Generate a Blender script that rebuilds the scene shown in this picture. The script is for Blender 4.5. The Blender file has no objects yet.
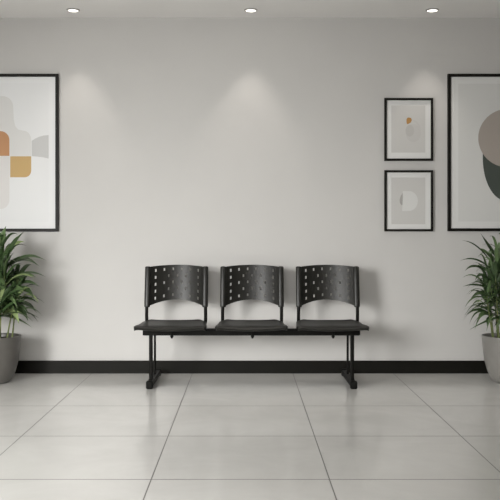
import bpy, bmesh, math, random
from mathutils import Vector, Matrix
R = math.radians
scn = bpy.context.scene
COL = scn.collection

# ---------------------------------------------------------------- scale of the place
CAM_Y, EYE, FPX = -6.545, 1.09, 821.0      # camera distance from the wall, eye height, focal length
VPX, VPY = 245.5, 236.5
H = 2.832                                  # ceiling height
X0, X1, Y0 = -3.5, 3.7, -8.4               # room extents (back wall stands at y = 0)

# ---------------------------------------------------------------- materials
def mat(name, col, rough=0.5, spec=0.5, noise=0.0, nscale=8.0, bump=0.0, bscale=200.0, metal=0.0, coat=0.0):
    m = bpy.data.materials.new(name); m.use_nodes = True
    nt = m.node_tree; b = nt.nodes['Principled BSDF']
    b.inputs['Base Color'].default_value = (*col, 1)
    b.inputs['Roughness'].default_value = rough
    b.inputs['Specular IOR Level'].default_value = spec
    b.inputs['Metallic'].default_value = metal
    b.inputs['Coat Weight'].default_value = coat
    tc = nt.nodes.new('ShaderNodeTexCoord')
    if noise > 0:
        n = nt.nodes.new('ShaderNodeTexNoise'); n.inputs['Scale'].default_value = nscale
        n.inputs['Detail'].default_value = 5
        nt.links.new(tc.outputs['Object'], n.inputs['Vector'])
        r = nt.nodes.new('ShaderNodeValToRGB')
        r.color_ramp.elements[0].position = 0.3; r.color_ramp.elements[1].position = 0.7
        r.color_ramp.elements[0].color = (*[c*(1-noise) for c in col], 1)
        r.color_ramp.elements[1].color = (*[min(1, c*(1+noise)) for c in col], 1)
        nt.links.new(n.outputs['Fac'], r.inputs['Fac']); nt.links.new(r.outputs['Color'], b.inputs['Base Color'])
    if bump > 0:
        n2 = nt.nodes.new('ShaderNodeTexNoise'); n2.inputs['Scale'].default_value = bscale
        n2.inputs['Detail'].default_value = 3
        nt.links.new(tc.outputs['Object'], n2.inputs['Vector'])
        bp = nt.nodes.new('ShaderNodeBump'); bp.inputs['Strength'].default_value = bump
        bp.inputs['Distance'].default_value = 0.002
        nt.links.new(n2.outputs['Fac'], bp.inputs['Height']); nt.links.new(bp.outputs['Normal'], b.inputs['Normal'])
    return m

def floor_material():
    m = bpy.data.materials.new('porcelain_tile'); m.use_nodes = True
    nt = m.node_tree; N = nt.nodes; L = nt.links; b = N['Principled BSDF']
    tc = N.new('ShaderNodeTexCoord'); sp = N.new('ShaderNodeSeparateXYZ'); L.new(tc.outputs['Object'], sp.inputs[0])
    def mth(op, a, bb=None, c=None):
        n = N.new('ShaderNodeMath'); n.operation = op
        for i, v in enumerate((a, bb, c)):
            if v is None: continue
            if isinstance(v, (int, float)): n.inputs[i].default_value = v
            else: L.new(v, n.inputs[i])
        return n.outputs[0]
    T, G = 0.8, 0.0027
    def line(coord, off, g):                       # 1 on a grout joint, 0 inside a tile
        s = mth('ADD', coord, off)
        f = mth('PINGPONG', s, T/2)                # distance to the nearest multiple of T
        return mth('SUBTRACT', 1.0, mth('SMOOTHSTEP', f, 0, 0)) if False else mth('LESS_THAN', f, g)
    lx = line(sp.outputs['X'], 0.023+0.4+8.0, G)
    ly = line(sp.outputs['Y'], 1.261+16.0, G*1.6)
    near_wall = mth('LESS_THAN', sp.outputs['Y'], -0.9)   # the last course at the wall is one long cut tile
    ly = mth('MULTIPLY', ly, near_wall)
    grout = mth('MAXIMUM', lx, ly)
    n = N.new('ShaderNodeTexNoise'); n.inputs['Scale'].default_value = 1.7; n.inputs['Detail'].default_value = 7
    n.inputs['Roughness'].default_value = 0.62; n.inputs['Distortion'].default_value = 0.8
    L.new(tc.outputs['Object'], n.inputs['Vector'])
    r = N.new('ShaderNodeValToRGB')
    r.color_ramp.elements[0].position = 0.3; r.color_ramp.elements[1].position = 0.72
    r.color_ramp.elements[0].color = (*FLOOR_A, 1)
    r.color_ramp.elements[1].color = (*FLOOR_B, 1)
    L.new(n.outputs['Fac'], r.inputs['Fac'])
    mx = N.new('ShaderNodeMix'); mx.data_type = 'RGBA'
    L.new(grout, mx.inputs['Factor']); L.new(r.outputs['Color'], mx.inputs[6])
    mx.inputs[7].default_value = (0.2, 0.195, 0.185, 1)
    L.new(mx.outputs[2], b.inputs['Base Color'])
    rr = mth('MULTIPLY_ADD', grout, 0.5, 0.1)
    nr = mth('MULTIPLY_ADD', n.outputs['Fac'], 0.1, rr)
    L.new(nr, b.inputs['Roughness'])
    b.inputs['Specular IOR Level'].default_value = 0.5
    bp = N.new('ShaderNodeBump'); bp.inputs['Strength'].default_value = 0.5; bp.inputs['Distance'].default_value = 0.002
    L.new(mth('SUBTRACT', 1.0, grout), bp.inputs['Height']); L.new(bp.outputs['Normal'], b.inputs['Normal'])
    return m

FLOOR_A = (0.65, 0.642, 0.62)
FLOOR_B = (0.73, 0.723, 0.70)
M = {}
M['wall'] = mat('painted_plaster', (0.545, 0.535, 0.519), 0.85, 0.2, 0.012, 3, 0.06, 160)
M['ceiling'] = mat('ceiling_paint', (0.92, 0.905, 0.89), 0.9, 0.2)
M['floor'] = floor_material()
M['base'] = mat('black_baseboard', (0.007, 0.0066, 0.005), 0.5, 0.12)
M['seat'] = mat('charcoal_plastic', (0.010, 0.0097, 0.0078), 0.42, 0.44, 0.04, 30, 0.03, 600)
M['steel'] = mat('black_powder_coat', (0.005, 0.0047, 0.0038), 0.45, 0.09, 0, 1, 0.1, 500)
M['rubber'] = mat('black_rubber', (0.006, 0.006, 0.005), 0.7, 0.12)
M['frame'] = mat('black_wood_frame', (0.008, 0.0073, 0.0055), 0.45, 0.15)
M['mat_white'] = mat('mat_board', (0.67, 0.67, 0.657), 0.9, 0.15)
M['paper'] = mat('print_paper', (0.615, 0.615, 0.60), 0.9, 0.15)
M['paper_grey'] = mat('print_paper_grey', (0.545, 0.537, 0.52), 0.9, 0.15)
M['pot'] = mat('grey_stoneware', (0.235, 0.226, 0.21), 0.36, 0.5, 0.05, 14, 0.1, 90)
M['paper_white'] = mat('bright_print_paper', (0.74, 0.745, 0.745), 0.9, 0.15)
M['mat_bright'] = mat('bright_mat_board', (0.755, 0.76, 0.76), 0.9, 0.15)
M['pot_shaded'] = mat('shaded_grey_stoneware', (0.10, 0.094, 0.085), 0.4, 0.45, 0.05, 14, 0.1, 90)  # left pot: same stoneware, darkened in colour for its side away from the window
M['soil'] = mat('potting_soil', (0.03, 0.022, 0.014), 0.95, 0.1, 0.4, 60, 0.9, 70)
M['stem'] = mat('green_cane', (0.16, 0.19, 0.07), 0.6, 0.3, 0.3, 25)
M['leaf_dark'] = mat('leaf_dark_green', (0.040, 0.072, 0.026), 0.38, 0.45, 0.25, 9)
M['leaf_mid'] = mat('leaf_mid_green', (0.098, 0.155, 0.062), 0.4, 0.45, 0.25, 9)
M['leaf_light'] = mat('leaf_light_green', (0.24, 0.31, 0.13), 0.45, 0.4, 0.2, 9)
M['white_metal'] = mat('white_metal', (0.46, 0.45, 0.43), 0.4, 0.4)
def paint(name, c): return mat(name, c, 0.9, 0.15)
M['p_orange'] = paint('terracotta_ink', (0.49, 0.27, 0.145))
M['p_mustard'] = paint('mustard_ink', (0.53, 0.37, 0.175))
M['p_grey'] = paint('pale_grey_ink', (0.54, 0.54, 0.535))
M['p_stone'] = paint('stone_ink', (0.66, 0.655, 0.64))
M['p_blush'] = paint('blush_ink', (0.68, 0.665, 0.65))
M['p_taupe'] = paint('taupe_ink', (0.375, 0.335, 0.30))
M['p_slate'] = paint('slate_ink', (0.07, 0.082, 0.072))
M['p_ochre'] = paint('ochre_ink', (0.42, 0.235, 0.085))
M['p_mist'] = paint('mist_ink', (0.47, 0.46, 0.445))
M['p_pale'] = paint('pale_ink', (0.63, 0.63, 0.615))
M['p_shade'] = paint('warm_grey_ink', (0.38, 0.37, 0.355))
M['p_lightgrey'] = paint('light_grey_ink', (0.515, 0.505, 0.49))
me = bpy.data.materials.new('lamp_lens'); me.use_nodes = True
pb = me.node_tree.nodes['Principled BSDF']
pb.inputs['Base Color'].default_value = (0.9, 0.88, 0.84, 1)
pb.inputs['Emission Color'].default_value = (1.0, 0.95, 0.87, 1); pb.inputs['Emission Strength'].default_value = 3.0
M['lens'] = me

# ---------------------------------------------------------------- helpers
def link(name, bm, mats, parent=None, smooth=False):
    me = bpy.data.meshes.new(name)
    bmesh.ops.recalc_face_normals(bm, faces=bm.faces) if smooth != 'keep' else None
    bm.to_mesh(me); bm.free()
    if not isinstance(mats, (list, tuple)): mats = [mats]
    for m in mats: me.materials.append(m)
    if smooth:
        for p in me.polygons: p.use_smooth = True
    o = bpy.data.objects.new(name, me); COL.objects.link(o)
    if parent: o.parent = parent
    return o
def empty(name, loc, label, cat, group=None):
    o = bpy.data.objects.new(name, None); COL.objects.link(o)
    o.location = loc; o.empty_display_size = 0.1
    o['label'] = label; o['category'] = cat
    if group: o['group'] = group
    return o
def box(bm, a, b, bevel=0.0, seg=2):
    a, b = Vector(a), Vector(b)
    r = bmesh.ops.create_cube(bm, size=1.0)
    vs = r['verts']
    for v in vs:
        v.co = Vector((a[i]+(b[i]-a[i])*(v.co[i]+0.5) for i in range(3)))
    if bevel > 0:
        es = list({e for v in vs for e in v.link_edges})
        bmesh.ops.bevel(bm, geom=es, offset=bevel, segments=seg, profile=0.5, affect='EDGES')
def tube(bm, pts, rad, n=12, caps=True, squash=(1, 1)):
    """a round tube along a polyline; rad is a number or a list"""
    pts = [Vector(p) for p in pts]; rings = []
    rads = rad if isinstance(rad, (list, tuple)) else [rad]*len(pts)
    ref = None
    for i, p in enumerate(pts):
        t = (pts[min(i+1, len(pts)-1)]-pts[max(i-1, 0)]).normalized()
        if ref is None:
            ref = Vector((1, 0, 0)) if abs(t.x) < 0.8 else Vector((0, 1, 0))
        a = (ref - t*ref.dot(t)).normalized(); b = t.cross(a); ref = a
        rings.append([bm.verts.new(p + a*math.cos(2*math.pi*k/n)*rads[i]*squash[0] + b*math.sin(2*math.pi*k/n)*rads[i]*squash[1]) for k in range(n)])
    for r0, r1 in zip(rings, rings[1:]):
        for k in range(n): bm.faces.new((r0[k], r0[(k+1) % n], r1[(k+1) % n], r1[k]))
    if caps:
        bm.faces.new(rings[0][::-1]); bm.faces.new(rings[-1])
def bez(p0, p1, p2, n):
    p0, p1, p2 = Vector(p0), Vector(p1), Vector(p2)
    return [p0*(1-t)**2 + p1*2*t*(1-t) + p2*t*t for t in (i/n for i in range(n+1))]
def lathe(bm, prof, n=64):
    rings = []
    for r, z in prof:
        rings.append([bm.verts.new((r*math.cos(2*math.pi*k/n), r*math.sin(2*math.pi*k/n), z)) for k in range(n)] if r > 1e-5 else [bm.verts.new((0, 0, z))])
    for a, b in zip(rings, rings[1:]):
        for k in range(n):
            j = (k+1) % n
            if len(a) == 1: bm.faces.new((a[0], b[j], b[k]))
            elif len(b) == 1: bm.faces.new((a[k], a[j], b[0]))
            else: bm.faces.new((a[k], a[j], b[j], b[k]))
def smooth_by_angle(o, deg=35):
    me = o.data
    for p in me.polygons: p.use_smooth = True
    bm = bmesh.new(); bm.from_mesh(me)
    for e in bm.edges:
        if len(e.link_faces) == 2 and e.calc_face_angle(0) > R(deg): e.smooth = False
    bm.to_mesh(me); bm.free()
    return o
def structure(name, bm, m):
    o = link(name, bm, m); o['kind'] = 'structure'; return o

# ---------------------------------------------------------------- the room
bm = bmesh.new(); box(bm, (X0-.2, Y0-.2, -.15), (X1+.2, .2, 0)); structure('floor', bm, M['floor'])
bm = bmesh.new(); box(bm, (X0-.2, Y0-.2, H), (X1+.2, .2, H+.15)); structure('ceiling', bm, M['ceiling'])
bm = bmesh.new(); box(bm, (X0-.2, 0, 0), (X1+.2, .2, H)); structure('wall_back', bm, M['wall'])
bm = bmesh.new(); box(bm, (X1, Y0, 0), (X1+.2, 0, H)); structure('wall_right', bm, M['wall'])
GX0, GX1, GZ0, GZ1 = -3.0, 0.6, 0.7, 2.45             # unseen opening behind the camera, added for frontal fill light
bm = bmesh.new()
box(bm, (X0-.2, Y0-.2, 0), (GX0, Y0, H)); box(bm, (GX1, Y0-.2, 0), (X1+.2, Y0, H))
box(bm, (GX0, Y0-.2, 0), (GX1, Y0, GZ0)); box(bm, (GX0, Y0-.2, GZ1), (GX1, Y0, H))
structure('wall_front', bm, M['wall'])
bm = bmesh.new()
for k in range(4):
    xx = GX0 + .03 + (GX1-GX0-.06)*k/3
    box(bm, (xx-.03, Y0-.12, GZ0), (xx+.03, Y0-.05, GZ1), .004)
for zz in (GZ0, GZ1-.06): box(bm, (GX0, Y0-.12, zz), (GX1, Y0-.05, zz+.06), .004)
structure('fill_window', bm, M['base'])  # frame bars of the added fill opening
WY0, WY1, WZ0, WZ1 = -6.8, -4.7, 0.6, 2.3          # the window in the left wall
bm = bmesh.new()
box(bm, (X0-.2, Y0, 0), (X0, WY0, H)); box(bm, (X0-.2, WY1, 0), (X0, 0, H))
box(bm, (X0-.2, WY0, 0), (X0, WY1, WZ0)); box(bm, (X0-.2, WY0, WZ1), (X0, WY1, H))
structure('wall_left', bm, M['wall'])
bm = bmesh.new()
for (a, b) in (((X0-.12, WY0, WZ0), (X0-.05, WY0+.06, WZ1)), ((X0-.12, WY1-.06, WZ0), (X0-.05, WY1, WZ1)),
               ((X0-.12, WY0, WZ0), (X0-.05, WY1, WZ0+.06)), ((X0-.12, WY0, WZ1-.06), (X0-.05, WY1, WZ1))):
    box(bm, a, b, .004)
for k in (1, 2):
    yy = WY0 + (WY1-WY0)*k/3
    box(bm, (X0-.12, yy-.03, WZ0), (X0-.05, yy+.03, WZ1), .004)
structure('window_1', bm, M['base'])
bm = bmesh.new(); box(bm, (X0, -.014, 0), (X1, 0, .1015), .002); structure('baseboard_back', bm, M['base'])
bm = bmesh.new(); box(bm, (X0, Y0, 0), (X0+.014, -.014, .1015), .002); structure('baseboard_left', bm, M['base'])
bm = bmesh.new(); box(bm, (X1-.014, Y0, 0), (X1, -.014, .1015), .002); structure('baseboard_right', bm, M['base'])

# ---------------------------------------------------------------- the bench
BX = 0.05
FX = BX-.006
bench = empty('waiting_bench', (BX, -.55, 0), 'black three-seat waiting room bench with perforated backrests on a steel beam', 'bench')
def rel(o):                                     # keep world placement under the bench's empty
    for v in o.data.vertices: v.co -= Vector((BX, -.55, 0))
    return o
bm = bmesh.new(); box(bm, (FX-.779, -.615, .374), (FX+.779, -.555, .421), .004)
rel(link('beam', bm, M['steel'], bench))
for s in (-1, 1):
    bm = bmesh.new(); box(bm, (FX+s*.779, -.612, .377), (FX+s*.785, -.558, .418), .002)
    rel(link('end_cap', bm, M['rubber'], bench))
for s in (-1, 1):
    lx = FX + s*.730
    bm = bmesh.new()
    box(bm, (lx-.024, -.67, .012), (lx+.024, -.12, .05), .008, 3)
    leg = rel(link('support_leg', bm, M['steel'], bench))
    bm = bmesh.new(); box(bm, (lx-.0125, -.61, .04), (lx+.0125, -.567, .378), .006, 3)
    rel(link('post', bm, M['steel'], leg))
    bm = bmesh.new(); tube(bm, [(lx, -.325, .04), (lx, -.325, .40)], .0085)
    smooth_by_angle(rel(link('post', bm, M['steel'], leg)))
    bm = bmesh.new(); box(bm, (lx-.014, -.56, .384), (lx+.014, -.305, .412), .004)
    rel(link('cross_arm', bm, M['steel'], leg))
    for (ya, yb) in ((-.695, -.655), (-.15, -.11)):
        bm = bmesh.new(); box(bm, (lx-.025, ya, 0), (lx+.025, yb, .058), .011, 3)
        rel(link('foot_cap', bm, M['rubber'], leg))

def seat_shell(cx):
    bm = bmesh.new()
    prof = [(-.768, .424), (-.782, .431), (-.786, .441), (-.776, .4495), (-.755, .454), (-.71, .455), (-.64, .452), (-.56, .448), (-.48, .4465),
            (-.41, .4485), (-.365, .450), (-.335, .453), (-.318, .457)]
    NU = 32; T = .02; top, bot = [], []
    for j, (y, z) in enumerate(prof):
        t = (y+.786)/.468
        hw = .264 - .03*t
        if y < -.70: hw -= .022*max(0, 1-(y+.79)/.09)**2.5       # rounded front corners
        if y > -.37: hw -= .03*((y+.37)/.052)**2
        a, b = prof[max(j-1, 0)], prof[min(j+1, len(prof)-1)]
        tg = Vector((0, b[0]-a[0], b[1]-a[1])).normalized(); nrm = Vector((0, -tg.z, tg.y))
        rt, rb = [], []
        for i in range(NU+1):
            u = -1+2*i/NU
            zz = z + .008*abs(u)**3*min(1, max(0, (y+.76)/.1)) - .009*(max(0, abs(u)-.86)/.14)**2
            if y < -.74: zz += .012*u*u - .003                    # the lip hangs lowest in the middle
            yy = y + (.012*u*u if y < -.73 else 0)
            p = Vector((cx+u*hw, yy, zz))
            rt.append(bm.verts.new(p)); rb.append(bm.verts.new(p-nrm*T*(1+.15*(1-u*u))))
        top.append(rt); bot.append(rb)
    for g in (top, bot):
        for r0, r1 in zip(g, g[1:]):
            for i in range(NU): bm.faces.new((r0[i], r0[i+1], r1[i+1], r1[i]))
    n = len(top)-1
    for i in range(NU):
        bm.faces.new((top[0][i], top[0][i+1], bot[0][i+1], bot[0][i])); bm.faces.new((top[n][i], top[n][i+1], bot[n][i+1], bot[n][i]))
    for j in range(n):
        for i in (0, NU): bm.faces.new((top[j][i], top[j+1][i], bot[j+1][i], bot[j][i]))
    return bm
BW = .2135                                      # half width of the perforated shell
def back_pt(cx, x, s):                          # x across the shell, s = 0 at the bottom edge, 1 at the top edge
    u = x/BW
    zb = .559 + .046*(1-abs(u)**2.0); zt = .858 + .013*(1-u*u)
    z = zb + (zt-zb)*s
    y = -.315 + .055*(z-.56)/.3 + .085*(1-abs(u)**2.0)
    return Vector((cx+x, y, z))
def back_shell(cx):
    bm = bmesh.new()
    hw, hh = .0056, .037                        # half width (m) and half height (share of the shell's height) of a hole
    S = [.14, .325, .51, .695, .88][::-1]       # rows of holes, top row first
    cols = {}
    for x, rows in ((-.163, range(5)), (-.100, (0, 2, 4)), (-.066, (1, 3)), (-.033, (0, 2, 4)), (0.0, (1, 3)),
                    (.033, (0, 2, 4)), (.066, (1, 3)), (.100, (0, 2, 4)), (.163, range(5))):
        cols[x] = set(rows)
    xs = [-BW]; tags = []
    for x in cols:
        gap0, gap1 = xs[-1], x-hw
        for q in (1, 2): xs.append(gap0+(gap1-gap0)*q/2); tags.append(None)
        xs.append(x); tags.append(x); xs.append(x+hw); tags.append(x)
    for q in (1, 2): pass
    last = xs[-1]
    for q in (1, 2): xs.append(last+(BW-last)*q/2); tags.append(None)
    ss = [0.0]; st = []
    for k, s in enumerate(S[::-1]):
        ss += [s-hh, s+hh]; st += [None, 4-k]
    ss.append(1.0); st.append(None)
    TH = Vector((0, .009, 0))
    F, B = [], []
    for s in ss:
        F.append([bm.verts.new(back_pt(cx, x, s)) for x in xs]); B.append([bm.verts.new(back_pt(cx, x, s)+TH) for x in xs])
    def solid(i, j):
        if not (0 <= i < len(tags) and 0 <= j < len(st)): return False
        return not (tags[i] is not None and st[j] is not None and st[j] in cols[tags[i]])
    for j in range(len(st)):
        for i in range(len(tags)):
            if not solid(i, j): continue
            bm.faces.new((F[j][i], F[j][i+1], F[j+1][i+1], F[j+1][i]))
            bm.faces.new((B[j][i], B[j+1][i], B[j+1][i+1], B[j][i+1]))
            for (di, dj, p, q) in ((-1, 0, (j, i), (j+1, i)), (1, 0, (j, i+1), (j+1, i+1)), (0, -1, (j, i), (j, i+1)), (0, 1, (j+1, i), (j+1, i+1))):
                if not solid(i+di, j+dj):
                    bm.faces.new((F[p[0]][p[1]], F[q[0]][q[1]], B[q[0]][q[1]], B[p[0]][p[1]]))
    return bm
for k in (-1, 0, 1):
    cx = BX + k*.577
    st_ = smooth_by_angle(rel(link('seat', seat_shell(cx-.008), M['seat'], bench)), 50)
    bm = bmesh.new(); box(bm, (cx-.09, -.69, .421), (cx+.09, -.42, .429), .002); box(bm, (cx-.09, -.615, .4195), (cx+.09, -.555, .43))
    rel(link('seat_bracket', bm, M['steel'], st_))
    bm = bmesh.new(); tube(bm, [(cx, -.672, .43), (cx, -.672, .366), (cx, -.672, .361)], [.008, .008, .006]); tube(bm, [(cx, -.672, .383), (cx, -.672, .370)], .012, 6)
    smooth_by_angle(rel(link('bolt', bm, M['steel'], st_)))
    bk = smooth_by_angle(rel(link('backrest', back_shell(cx), M['seat'], bench)), 30)
    for s in (-1, 1):
        ex = s*(BW+.0065)
        a = back_pt(cx, s*BW, 0); b = back_pt(cx, s*BW, 1)
        bm = bmesh.new(); y_of = lambda z: -.311 + .055*(z-.56)/.3
        zs = [a.z-.006, a.z-.002, a.z+.004, a.z+.1, b.z-.1, b.z-.004, b.z, b.z+.003]
        tube(bm, [(cx+ex, y_of(z), z) for z in zs], [.016, .021, .022, .022, .022, .022, .02, .014], 16, True, (1, .6))
        smooth_by_angle(rel(link('side_sleeve', bm, M['seat'], bk)), 50)
        bm = bmesh.new()
        pts = [(cx+ex+s*.003, y_of(.60), .60), (cx+ex+s*.003, y_of(.56), .56), (cx+ex+s*.004, -.306, .50), (cx+ex+s*.004, -.303, .455)]
        pts += bez((cx+ex+s*.004, -.303, .455), (cx+ex+s*.003, -.30, .412), (cx+ex-s*.03, -.36, .412), 6)[1:]
        pts += [(cx+s*.095, -.53, .4245)]
        tube(bm, pts, .0125, 12)
        smooth_by_angle(rel(link('support_tube', bm, M['steel'], bk)), 60)

# ---------------------------------------------------------------- framed prints
SC = (-CAM_Y-.024)/FPX
def wx(px): return (px-VPX)*SC
def wz(py): return EYE-(py-VPY)*SC
def ellipse(cx, cy, rx, ry, n=56, a0=0, a1=360): return [(cx+rx*math.cos(R(a0+(a1-a0)*k/n)), cy+ry*math.sin(R(a0+(a1-a0)*k/n))) for k in range(n+(0 if a1-a0 == 360 else 1))]
def rounded(x0, y0, x1, y1, tl=0, tr=0, br=0, bl=0, n=10):
    out = []
    for (cx, cy, r, a) in ((x0+tl, y0+tl, tl, 180), (x1-tr, y0+tr, tr, 270), (x1-br, y1-br, br, 0), (x0+bl, y1-bl, bl, 90)):
        if r == 0: out.append((cx, cy))
        else: out += [(cx+r*math.cos(R(a+90*k/n)), cy+r*math.sin(R(a+90*k/n))) for k in range(n+1)]
    return out
def picture(name, label, x0, y0, x1, y1, fw, window, paper, shapes, group=None, depth=.03):
    """outer edges, frame width, print window and shapes are in one common drawing unit on the wall plane"""
    ax, bx, bz, az = wx(x0), wx(x1), wz(y0), wz(y1)
    cxm, czm = (ax+bx)/2, az
    root = empty(name, (cxm, 0, czm), label, 'picture', group)
    def loc(o):
        for v in o.data.vertices: v.co -= Vector((cxm, 0, czm))
        return o
    w = fw*SC
    bm = bmesh.new()                                     # one mitred frame: four profile rails
    prof = [(0, 0), (0, -depth+.002), (.002, -depth), (w-.002, -depth), (w, -depth+.002), (w, 0)]
    cor = [((ax, az), (1, 1)), ((bx, az), (-1, 1)), ((bx, bz), (-1, -1)), ((ax, bz), (1, -1))]
    rings = [[bm.verts.new((c[0]+d[0]*o, y, c[1]+d[1]*o)) for o, y in prof] for c, d in cor]
    for q in range(4):
        r0, r1 = rings[q], rings[(q+1) % 4]
        for i in range(len(prof)):
            j = (i+1) % len(prof); bm.faces.new((r0[i], r0[j], r1[j], r1[i]))
    loc(link('frame', bm, M['frame'], root))
    e = w - .001
    bm = bmesh.new(); box(bm, (ax+e, -.017, az+e), (bx-e, -.003, bz-e))
    loc(link('mat', bm, M['mat_bright'] if paper == M['paper_white'] else M['mat_white'], root))
    bm = bmesh.new(); mats = [paper]
    def poly(pts, y, mi):
        vs = [bm.verts.new((wx(p[0]), y, wz(p[1]))) for p in pts]
        f = bm.faces.new(vs); 
        f.normal_update()
        if f.normal.y > 0: f.normal_flip()
        f.material_index = mi
    wx0, wy0, wx1, wy1 = window
    poly([(wx0, wy0), (wx1, wy0), (wx1, wy1), (wx0, wy1)], -.0175, 0)
    for k, (m, pts) in enumerate(shapes):
        if m not in mats: mats.append(m)
        poly(pts, -.0177-.0002*k, mats.index(m))
    loc(link('print', bm, mats, root, 'keep'))
    for p in root.children[-1].data.polygons: p.use_smooth = False
    return root
# large print on the left
arch = [(-20, 98)] + [(2.5+10.5*math.sin(R(a)), 107-11*math.cos(R(a))) for a in range(0, 91, 10)] + [(13.6, 120), (15, 126), (18, 129.5), (23, 130.5)] \
       + [(23+8*math.sin(R(a)), 140-9.5*math.cos(R(a))) for a in range(0, 91, 15)] + [(31, 156), (-20, 156)]
picture('framed_print', 'large black-framed abstract print on the left with terracotta and mustard blocks', -55, 73.8, 58.3, 231.5, 2.9,
        (-45.5, 83, 48.5, 222), M['paper_white'], [
        (M['p_stone'], arch),
        (M['p_orange'], rounded(-13, 131, 9.2, 155.8, 9, 9, 0, 0)),
        (M['p_mustard'], rounded(10, 156.2, 31, 177.2, 0, 0, 6.5, 0)),
        (M['p_grey'], [(31.5, 140.8), (35, 138.5), (39, 136.7), (43.5, 135.4), (48.4, 135), (48.4, 158.5), (42, 157), (31.5, 156)]),
        (M['p_blush'], rounded(-13, 156.2, 9.2, 209, 0, 0, 9, 9)),
        (M['p_grey'], rounded(-34, 156.2, -13.6, 178, 0, 0, 0, 8))])
picture('framed_print', 'large black-framed abstract print on the right with taupe circle over dark grey shape', 448, 73.8, 562, 231.2, 2.9,
        (458.5, 83.5, 551.5, 221.5), M['paper'], [
        (M['p_slate'], [(483, 150), (483, 158)] + ellipse(507, 158, 24, 43, 40, 180, 0)[1:] + [(531, 150)]),
        (M['p_taupe'], ellipse(509, 138, 30.6, 29.5))])
sg = 'small framed prints hung one above the other'
picture('framed_print', 'small black-framed print with ochre dot and grey disc, above the other small one', 384.6, 98, 433.1, 160.7, 2.2,
        (391.5, 105.3, 425.5, 152.5), M['paper_grey'], [
        (M['p_lightgrey'], ellipse(413.5, 133, 7.5, 9)),
        (M['p_mist'], ellipse(410, 130.6, 4.3, 5.9)),
        (M['p_lightgrey'], [(413.5, 119.8), (417, 121.5), (420, 125.5), (421, 129), (420, 129), (418.5, 125.5), (416, 122.5), (413, 121)]),
        (M['p_ochre'], [(409, 117.3), (411.3, 118), (412, 120), (411, 122.2), (409, 123.6), (407.3, 124.2), (406.6, 122), (406.6, 119.3), (407.5, 117.8)])], sg)
picture('framed_print', 'small black-framed print with pale half-round shape, beneath the other small one', 384.6, 170.2, 433.1, 231.3, 2.2,
        (391.5, 177.5, 425.5, 224.2), M['paper_grey'], [
        (M['p_shade'], [(403.2, 192.5), (401, 195.5), (399.8, 199), (400, 203), (401.5, 205), (403, 205)]),
        (M['p_pale'], [(402.9, 191)] + ellipse(409, 201, 9, 10, 24, -80, 80) + [(402.3, 211), (402.6, 205), (403, 198)])], sg)

# ---------------------------------------------------------------- recessed ceiling lights
DY = -.236
first = None
labels = ['round recessed ceiling downlight on the left, nearest the terracotta print', 'round recessed ceiling downlight centred above the black bench',
          'round recessed ceiling downlight on the right, above the small framed prints']
def downlight(x, label):
    root = empty('recessed_downlight', (x, DY, H), label, 'ceiling light', 'recessed downlights in the ceiling')
    bm = bmesh.new(); lathe(bm, [(.040, -.0005), (.040, -.009), (.044, -.0092), (.049, -.006), (.051, -.0005)], 40)
    smooth_by_angle(link('trim_ring', bm, M['white_metal'], root), 40)
    bm = bmesh.new(); lathe(bm, [(0, -.008), (.025, -.0078), (.0385, -.006), (.0385, -.001)], 40)
    smooth_by_angle(link('lens', bm, M['lens'], root), 40)
    return root
xs_ = [(73.2-VPX)*(6.309/FPX), (250.8-VPX)*(6.309/FPX), (432.3-VPX)*(6.309/FPX)]
for i, x in enumerate(xs_):
    if i == 0: first = downlight(x, labels[0])
    else:
        r = first.copy(); COL.objects.link(r); r.location.x = x; r['label'] = labels[i]
        for ch in first.children:
            c = ch.copy(); COL.objects.link(c); c.parent = r

# ---------------------------------------------------------------- potted plants
rng = random.Random(11)
def leaf(bm, p0, p1, p2, width, mi, roll=0.0, n=9, peak=.38):
    pts = bez(p0, p1, p2, n); rows = []
    for i, p in enumerate(pts):
        t = i/n
        tg = (pts[min(i+1, n)]-pts[max(i-1, 0)]).normalized()
        side = tg.cross(Vector((0, 0, 1)))
        if side.length < .05: side = Vector((1, 0, 0))
        side.normalize(); side = Matrix.Rotation(roll*(1-.4*t), 3, tg) @ side
        up = side.cross(tg)
        w = width*.5*(t/peak)**.75*math.exp(.75*(1-t/peak)) if t > 0 else width*.09
        w *= min(1, (1-t)*3.2)**.9 if t < 1 else 0
        w = max(w, .0006)
        rows.append([bm.verts.new(p - side*w + up*w*.38), bm.verts.new(p), bm.verts.new(p + side*w + up*w*.38)])
    for a, b in zip(rows, rows[1:]):
        for k in (0, 1):
            f = bm.faces.new((a[k], a[k+1], b[k+1], b[k])); f.material_index = mi; f.smooth = True
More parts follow.
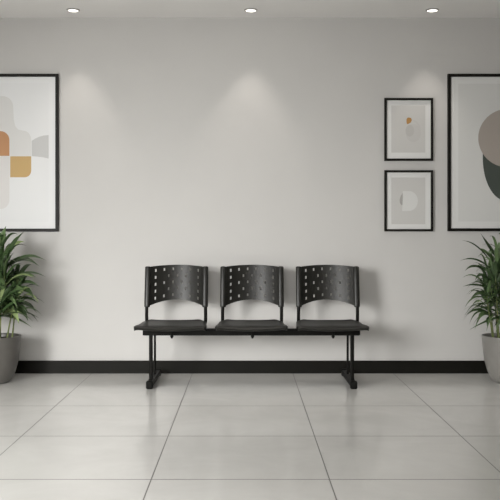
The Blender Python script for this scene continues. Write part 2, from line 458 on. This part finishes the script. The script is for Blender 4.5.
def plant(name, label, px, d, pot_r, pot_h, style, specials, seed, group):
    rng = random.Random(seed)
    cx, cy = (px-VPX)*d/FPX, d+CAM_Y
    root = empty(name, (cx, cy, 0), label, 'plant', group)
    k = pot_r/.185; h = pot_h
    bm = bmesh.new()
    lathe(bm, [(0, 0), (.086*k, 0), (.093*k, .003), (.103*k, .012), (.118*k, .03), (.14*k, .076), (.155*k, .125), (.166*k, .175), (.173*k, .23), (.178*k, .28), (.1835*k, h-.012), (.184*k, h-.004), (.182*k, h),
               (.172*k, h), (.169*k, h-.006), (.165*k, h-.06), (.16*k, h-.1)], 72)
    smooth_by_angle(link('pot', bm, style['pot'], root), 50)
    bm = bmesh.new(); rs = [(0, h-.026)] + [(r*.168*k, h-.028+rng.uniform(-.003, .003)) for r in (.2, .4, .6, .8, .98)] + [(.155*k, h-.075), (0, h-.075)]
    lathe(bm, rs, 48)
    for v in bm.verts: v.co.z += rng.uniform(-.003, .003) if v.co.z > h-.04 else 0
    link('soil', bm, M['soil'], root, True)
    fo = bmesh.new()
    mats = [M['leaf_dark'], M['leaf_mid'], M['leaf_light']]
    for ci, (bx_, by_, tx_, ty_, tz_) in enumerate(style['canes']):
        b = Vector((bx_, by_, h-.04)); t = Vector((tx_, ty_, tz_)); a0 = ci*1.3
        c = Vector((bx_*1.15+tx_*.1, by_*1.15+ty_*.1, h+(tz_-h)*.55))
        path = bez(b, c, t, 10)
        sb = bmesh.new(); tube(sb, path, [style['cane_r']*(1-.055*i) for i in range(11)], 9)
        smooth_by_angle(link('stem', sb, M['stem'], root), 60)
        nl = style['n']
        for i in range(nl):
            q = .34 + .66*(i/(nl-1))
            s = min(int(q*10), 9); p = path[s].lerp(path[s+1], q*10-s)
            if p.z < h+.13: continue
            ang = i*2.399 + a0*3 + rng.uniform(-.3, .3)
            low = (q-.34)/.66
            L = style['len']*rng.uniform(.75, 1.1)*(1-.18*low)
            el = R(style['el0'] + (style['el1']-style['el0'])*low + rng.uniform(-10, 10))
            dr = Vector((math.cos(ang), math.sin(ang), 0))
            # keep clear of the wall behind
            tipr = L*math.cos(el)
            ctrl = p + dr*tipr*.5 + Vector((0, 0, L*math.sin(el)*.75 + .03))
            tip = p + dr*tipr + Vector((0, 0, L*math.sin(el) - style['droop']*L*rng.uniform(.6, 1.3)))
            room = -cy - .06
            if tip.y > room: tip.y = room - rng.uniform(0, .04); ctrl.y = min(ctrl.y, room-.04)
            tip.z = max(tip.z, h+.05)
            rr_ = math.hypot(tip.x, tip.y)
            if rr_ > style['reach']:
                f_ = style['reach']*rng.uniform(.88, 1)/rr_; tip.x *= f_; tip.y *= f_
                ctrl.x *= (1+f_)/2; ctrl.y *= (1+f_)/2; ctrl.z += .02
            mi = rng.choices([0, 1, 2], style['mix'])[0]
            leaf(fo, p, ctrl, tip, style['w']*rng.uniform(.75, 1.15), mi, rng.uniform(-.9, .9), peak=style['peak'])
    for (bx, by, mxp, myp, tx, ty, w, mi, roll, dy) in specials:      # single leaves that reach out on the visible side
        dd = d+dy
        def W(X, Y, q): return Vector(((X-VPX)*q/FPX-cx, q+CAM_Y-cy, EYE-(Y-VPY)*q/FPX))
        leaf(fo, W(bx, by, d+dy*.2), W(mxp, myp, d+dy*.7), W(tx, ty, dd), w, mi, roll, 12, style['peak'])
    link('foliage', fo, mats, root, 'keep')
    for p in root.children[-1].data.polygons: p.use_smooth = True
    return root
L_style = dict(pot=M['pot_shaded'], reach=.36, n=21, len=.34, el0=5, el1=68, droop=.30, w=.035, mix=(6, 3, .6), peak=.36, cane_r=.0068, canes=[
    (.05, -.08, .10, -.12, .80), (.092, -.04, .17, -.03, .66), (.118, .0, .13, .06, .74), (-.02, -.1, -.03, -.12, .86), (-.06, .02, -.14, .03, .80),
    (.0, .05, .02, .08, .92), (.03, 0, .03, .0, .99), (-.1, -.06, -.17, -.10, .64), (.045, -.115, .07, -.19, .60), (-.05, .09, -.08, .13, .72)])
R_style = dict(pot=M['pot'], reach=.33, n=20, len=.33, el0=-2, el1=72, droop=.36, w=.026, mix=(5.5, 3.8, .5), peak=.34, cane_r=.0062, canes=[
    (-.115, -.03, -.17, -.04, .66), (-.08, -.06, -.12, -.10, .80), (-.09, .04, -.12, .08, .78), (-.03, -.1, -.04, -.15, .74), (.03, -.08, .06, -.12, .86), (0, 0, 0, 0, .98),
    (-.04, .02, -.06, .02, .92), (.08, 0, .15, 0, .78), (.04, .07, .06, .12, .80), (.1, -.07, .17, -.12, .64), (-.04, .1, -.06, .13, .66)])
L_spec = [  # base x,y  control x,y  tip x,y  width  material  roll  depth offset
    (3, 268, 12, 246, 24, 231.5, .085, 0, 1.2, -.08), (-6, 262, 2, 240, 6, 226, .07, 1, 1.0, .05), (2, 262, 14, 240, 25, 242, .06, 2, .8, .1),
    (6, 270, 24, 250, 46, 260.5, .055, 0, .6, -.05), (7, 268, 22, 252, 40, 267, .05, 0, .8, .05), (6, 280, 28, 268, 46, 277, .04, 0, .5, 0),
    (7, 285, 24, 272, 36, 277, .05, 1, .7, -.1), (5, 292, 26, 276, 39, 287, .05, 0, .7, -.05), (6, 296, 26, 280, 34, 299, .05, 0, .9, -.1),
    (8, 302, 26, 294, 38, 303, .04, 0, .6, 0), (8, 308, 24, 298, 37, 313, .04, 0, .6, .03), (8, 312, 22, 304, 28, 321, .05, 0, .8, -.08),
    (2, 312, 14, 304, 19, 324, .05, 2, .8, -.12), (-2, 320, 8, 308, 22, 313, .045, 2, .7, -.14), (2, 300, 12, 285, 24, 290, .07, 1, 1.0, -.12),
    (-2, 285, 6, 265, 14, 252, .085, 0, 1.2, -.13), (-2, 300, 10, 282, 18, 276, .07, 0, 1.2, -.12), (2, 310, 12, 296, 22, 294, .07, 0, 1.1, -.1),
    (0, 275, 6, 255, 12, 244, .08, 0, 1.3, -.03), (-8, 300, -2, 280, 6, 288, .07, 1, 1.0, -.15)]
R_spec = [
    (494, 268, 478, 242, 462, 240.5, .034, 0, -.7, -.05), (497, 258, 487, 246, 480.5, 233, .04, 0, -1.0, 0), (494, 262, 484, 248, 478, 249, .03, 1, -.8, .05),
    (493, 272, 476, 254, 460, 261, .032, 0, -.6, .0), (493, 276, 474, 260, 465, 271, .034, 0, -.8, -.08), (492, 284, 480, 268, 475, 281, .034, 0, -.8, 0),
    (494, 292, 478, 282, 463, 286.5, .034, 0, -.6, -.05), (494, 298, 480, 286, 470, 300, .034, 0, -.8, .03), (493, 300, 482, 290, 473, 297, .03, 1, -.6, -.1),
    (494, 318, 478, 304, 466, 315, .034, 0, -.7, -.04), (493, 314, 482, 306, 472, 305, .025, 0, -.5, .05), (492, 318, 481, 308, 478, 322, .04, 1, -.8, -.1),
    (494, 322, 487, 314, 487, 326, .035, 0, -.9, -.08), (492, 290, 486, 280, 494, 302, .045, 2, -.9, -.12), (497, 280, 494, 256, 496, 246, .06, 1, -1.3, -.1),
    (496, 300, 488, 276, 493, 262, .05, 0, -1.2, -.12), (498, 312, 490, 298, 486, 290, .05, 0, -1.1, -.12), (500, 290, 500, 266, 502, 250, .06, 1, -1.3, -.12),
    (495, 270, 488, 254, 492, 243, .035, 1, -.9, .0)]
plant('potted_plant', 'leafy green plant in grey stoneware pot on the left below the terracotta print', -4, 6.13, .184, .350, L_style, L_spec, 5, 'potted plants at both ends of the wall')
plant('potted_plant', 'leafy green plant in grey stoneware pot on the right below the taupe circle print', 507.5, 6.13, .188, .350, R_style, R_spec, 8, 'potted plants at both ends of the wall')

# ---------------------------------------------------------------- light
def light(name, kind, loc, power, col, **kw):
    l = bpy.data.lights.new(name, kind); l.energy = power; l.color = col
    for k, v in kw.items(): setattr(l, k, v)
    o = bpy.data.objects.new(name, l); COL.objects.link(o); o.location = loc
    return o
w = light('window_and_fill_light', 'AREA', (X0-.03, (WY0+WY1)/2, (WZ0+WZ1)/2), 113, (1.0, .995, .975), shape='RECTANGLE', size=WY1-WY0-.12, size_y=WZ1-WZ0-.12, spread=R(74))
w.rotation_euler = Vector((math.sin(R(26)), math.cos(R(26)), -math.tan(R(19)))).to_track_quat('-Z', 'Z').to_euler()   # daylight falls in downwards from the sky
g = light('window_and_fill_light', 'AREA', ((GX0+GX1)/2, Y0-.03, (GZ0+GZ1)/2), 42, (1.0, .995, .975), shape='RECTANGLE', size=GX1-GX0-.12, size_y=GZ1-GZ0-.12, spread=R(84))  # added soft fill from behind the camera, set in the made-up front opening
g.rotation_euler = Vector((-.05, 1, -.46)).to_track_quat('-Z', 'Z').to_euler()
for i, x in enumerate(xs_):
    s = light('downlight_beam', 'SPOT', (x, DY, H-.02), 18, (1.0, .925, .85), spot_size=R(64), spot_blend=.7, shadow_soft_size=.02)
for x in (-1.4, 0.04, 1.45):                    # unseen spots added over the floor, to bounce light onto the ceiling
    for y in (-5.3, -6.8):
        light('bounce_spot', 'SPOT', (x, y, H-.02), 200, (1.0, .96, .90), spot_size=R(74), spot_blend=.6, shadow_soft_size=.045)
wd = bpy.data.worlds.new('daylight'); scn.world = wd; wd.use_nodes = True
wd.node_tree.nodes['Background'].inputs['Color'].default_value = (.9, .95, 1, 1)
wd.node_tree.nodes['Background'].inputs['Strength'].default_value = 1.0

# ---------------------------------------------------------------- camera
cd = bpy.data.cameras.new('camera'); cam = bpy.data.objects.new('camera', cd); COL.objects.link(cam)
cam.location = (0, CAM_Y, EYE); cam.rotation_euler = (R(90), 0, 0)
cd.sensor_width = 36; cd.lens = FPX/500*36
cd.shift_x = (250-VPX)/500; cd.shift_y = (VPY-250)/500
scn.camera = cam
vs = scn.view_settings
vs.view_transform = 'Standard'; vs.look = 'None'; vs.gamma = 1; vs.exposure = -0.31; vs.use_curve_mapping = False
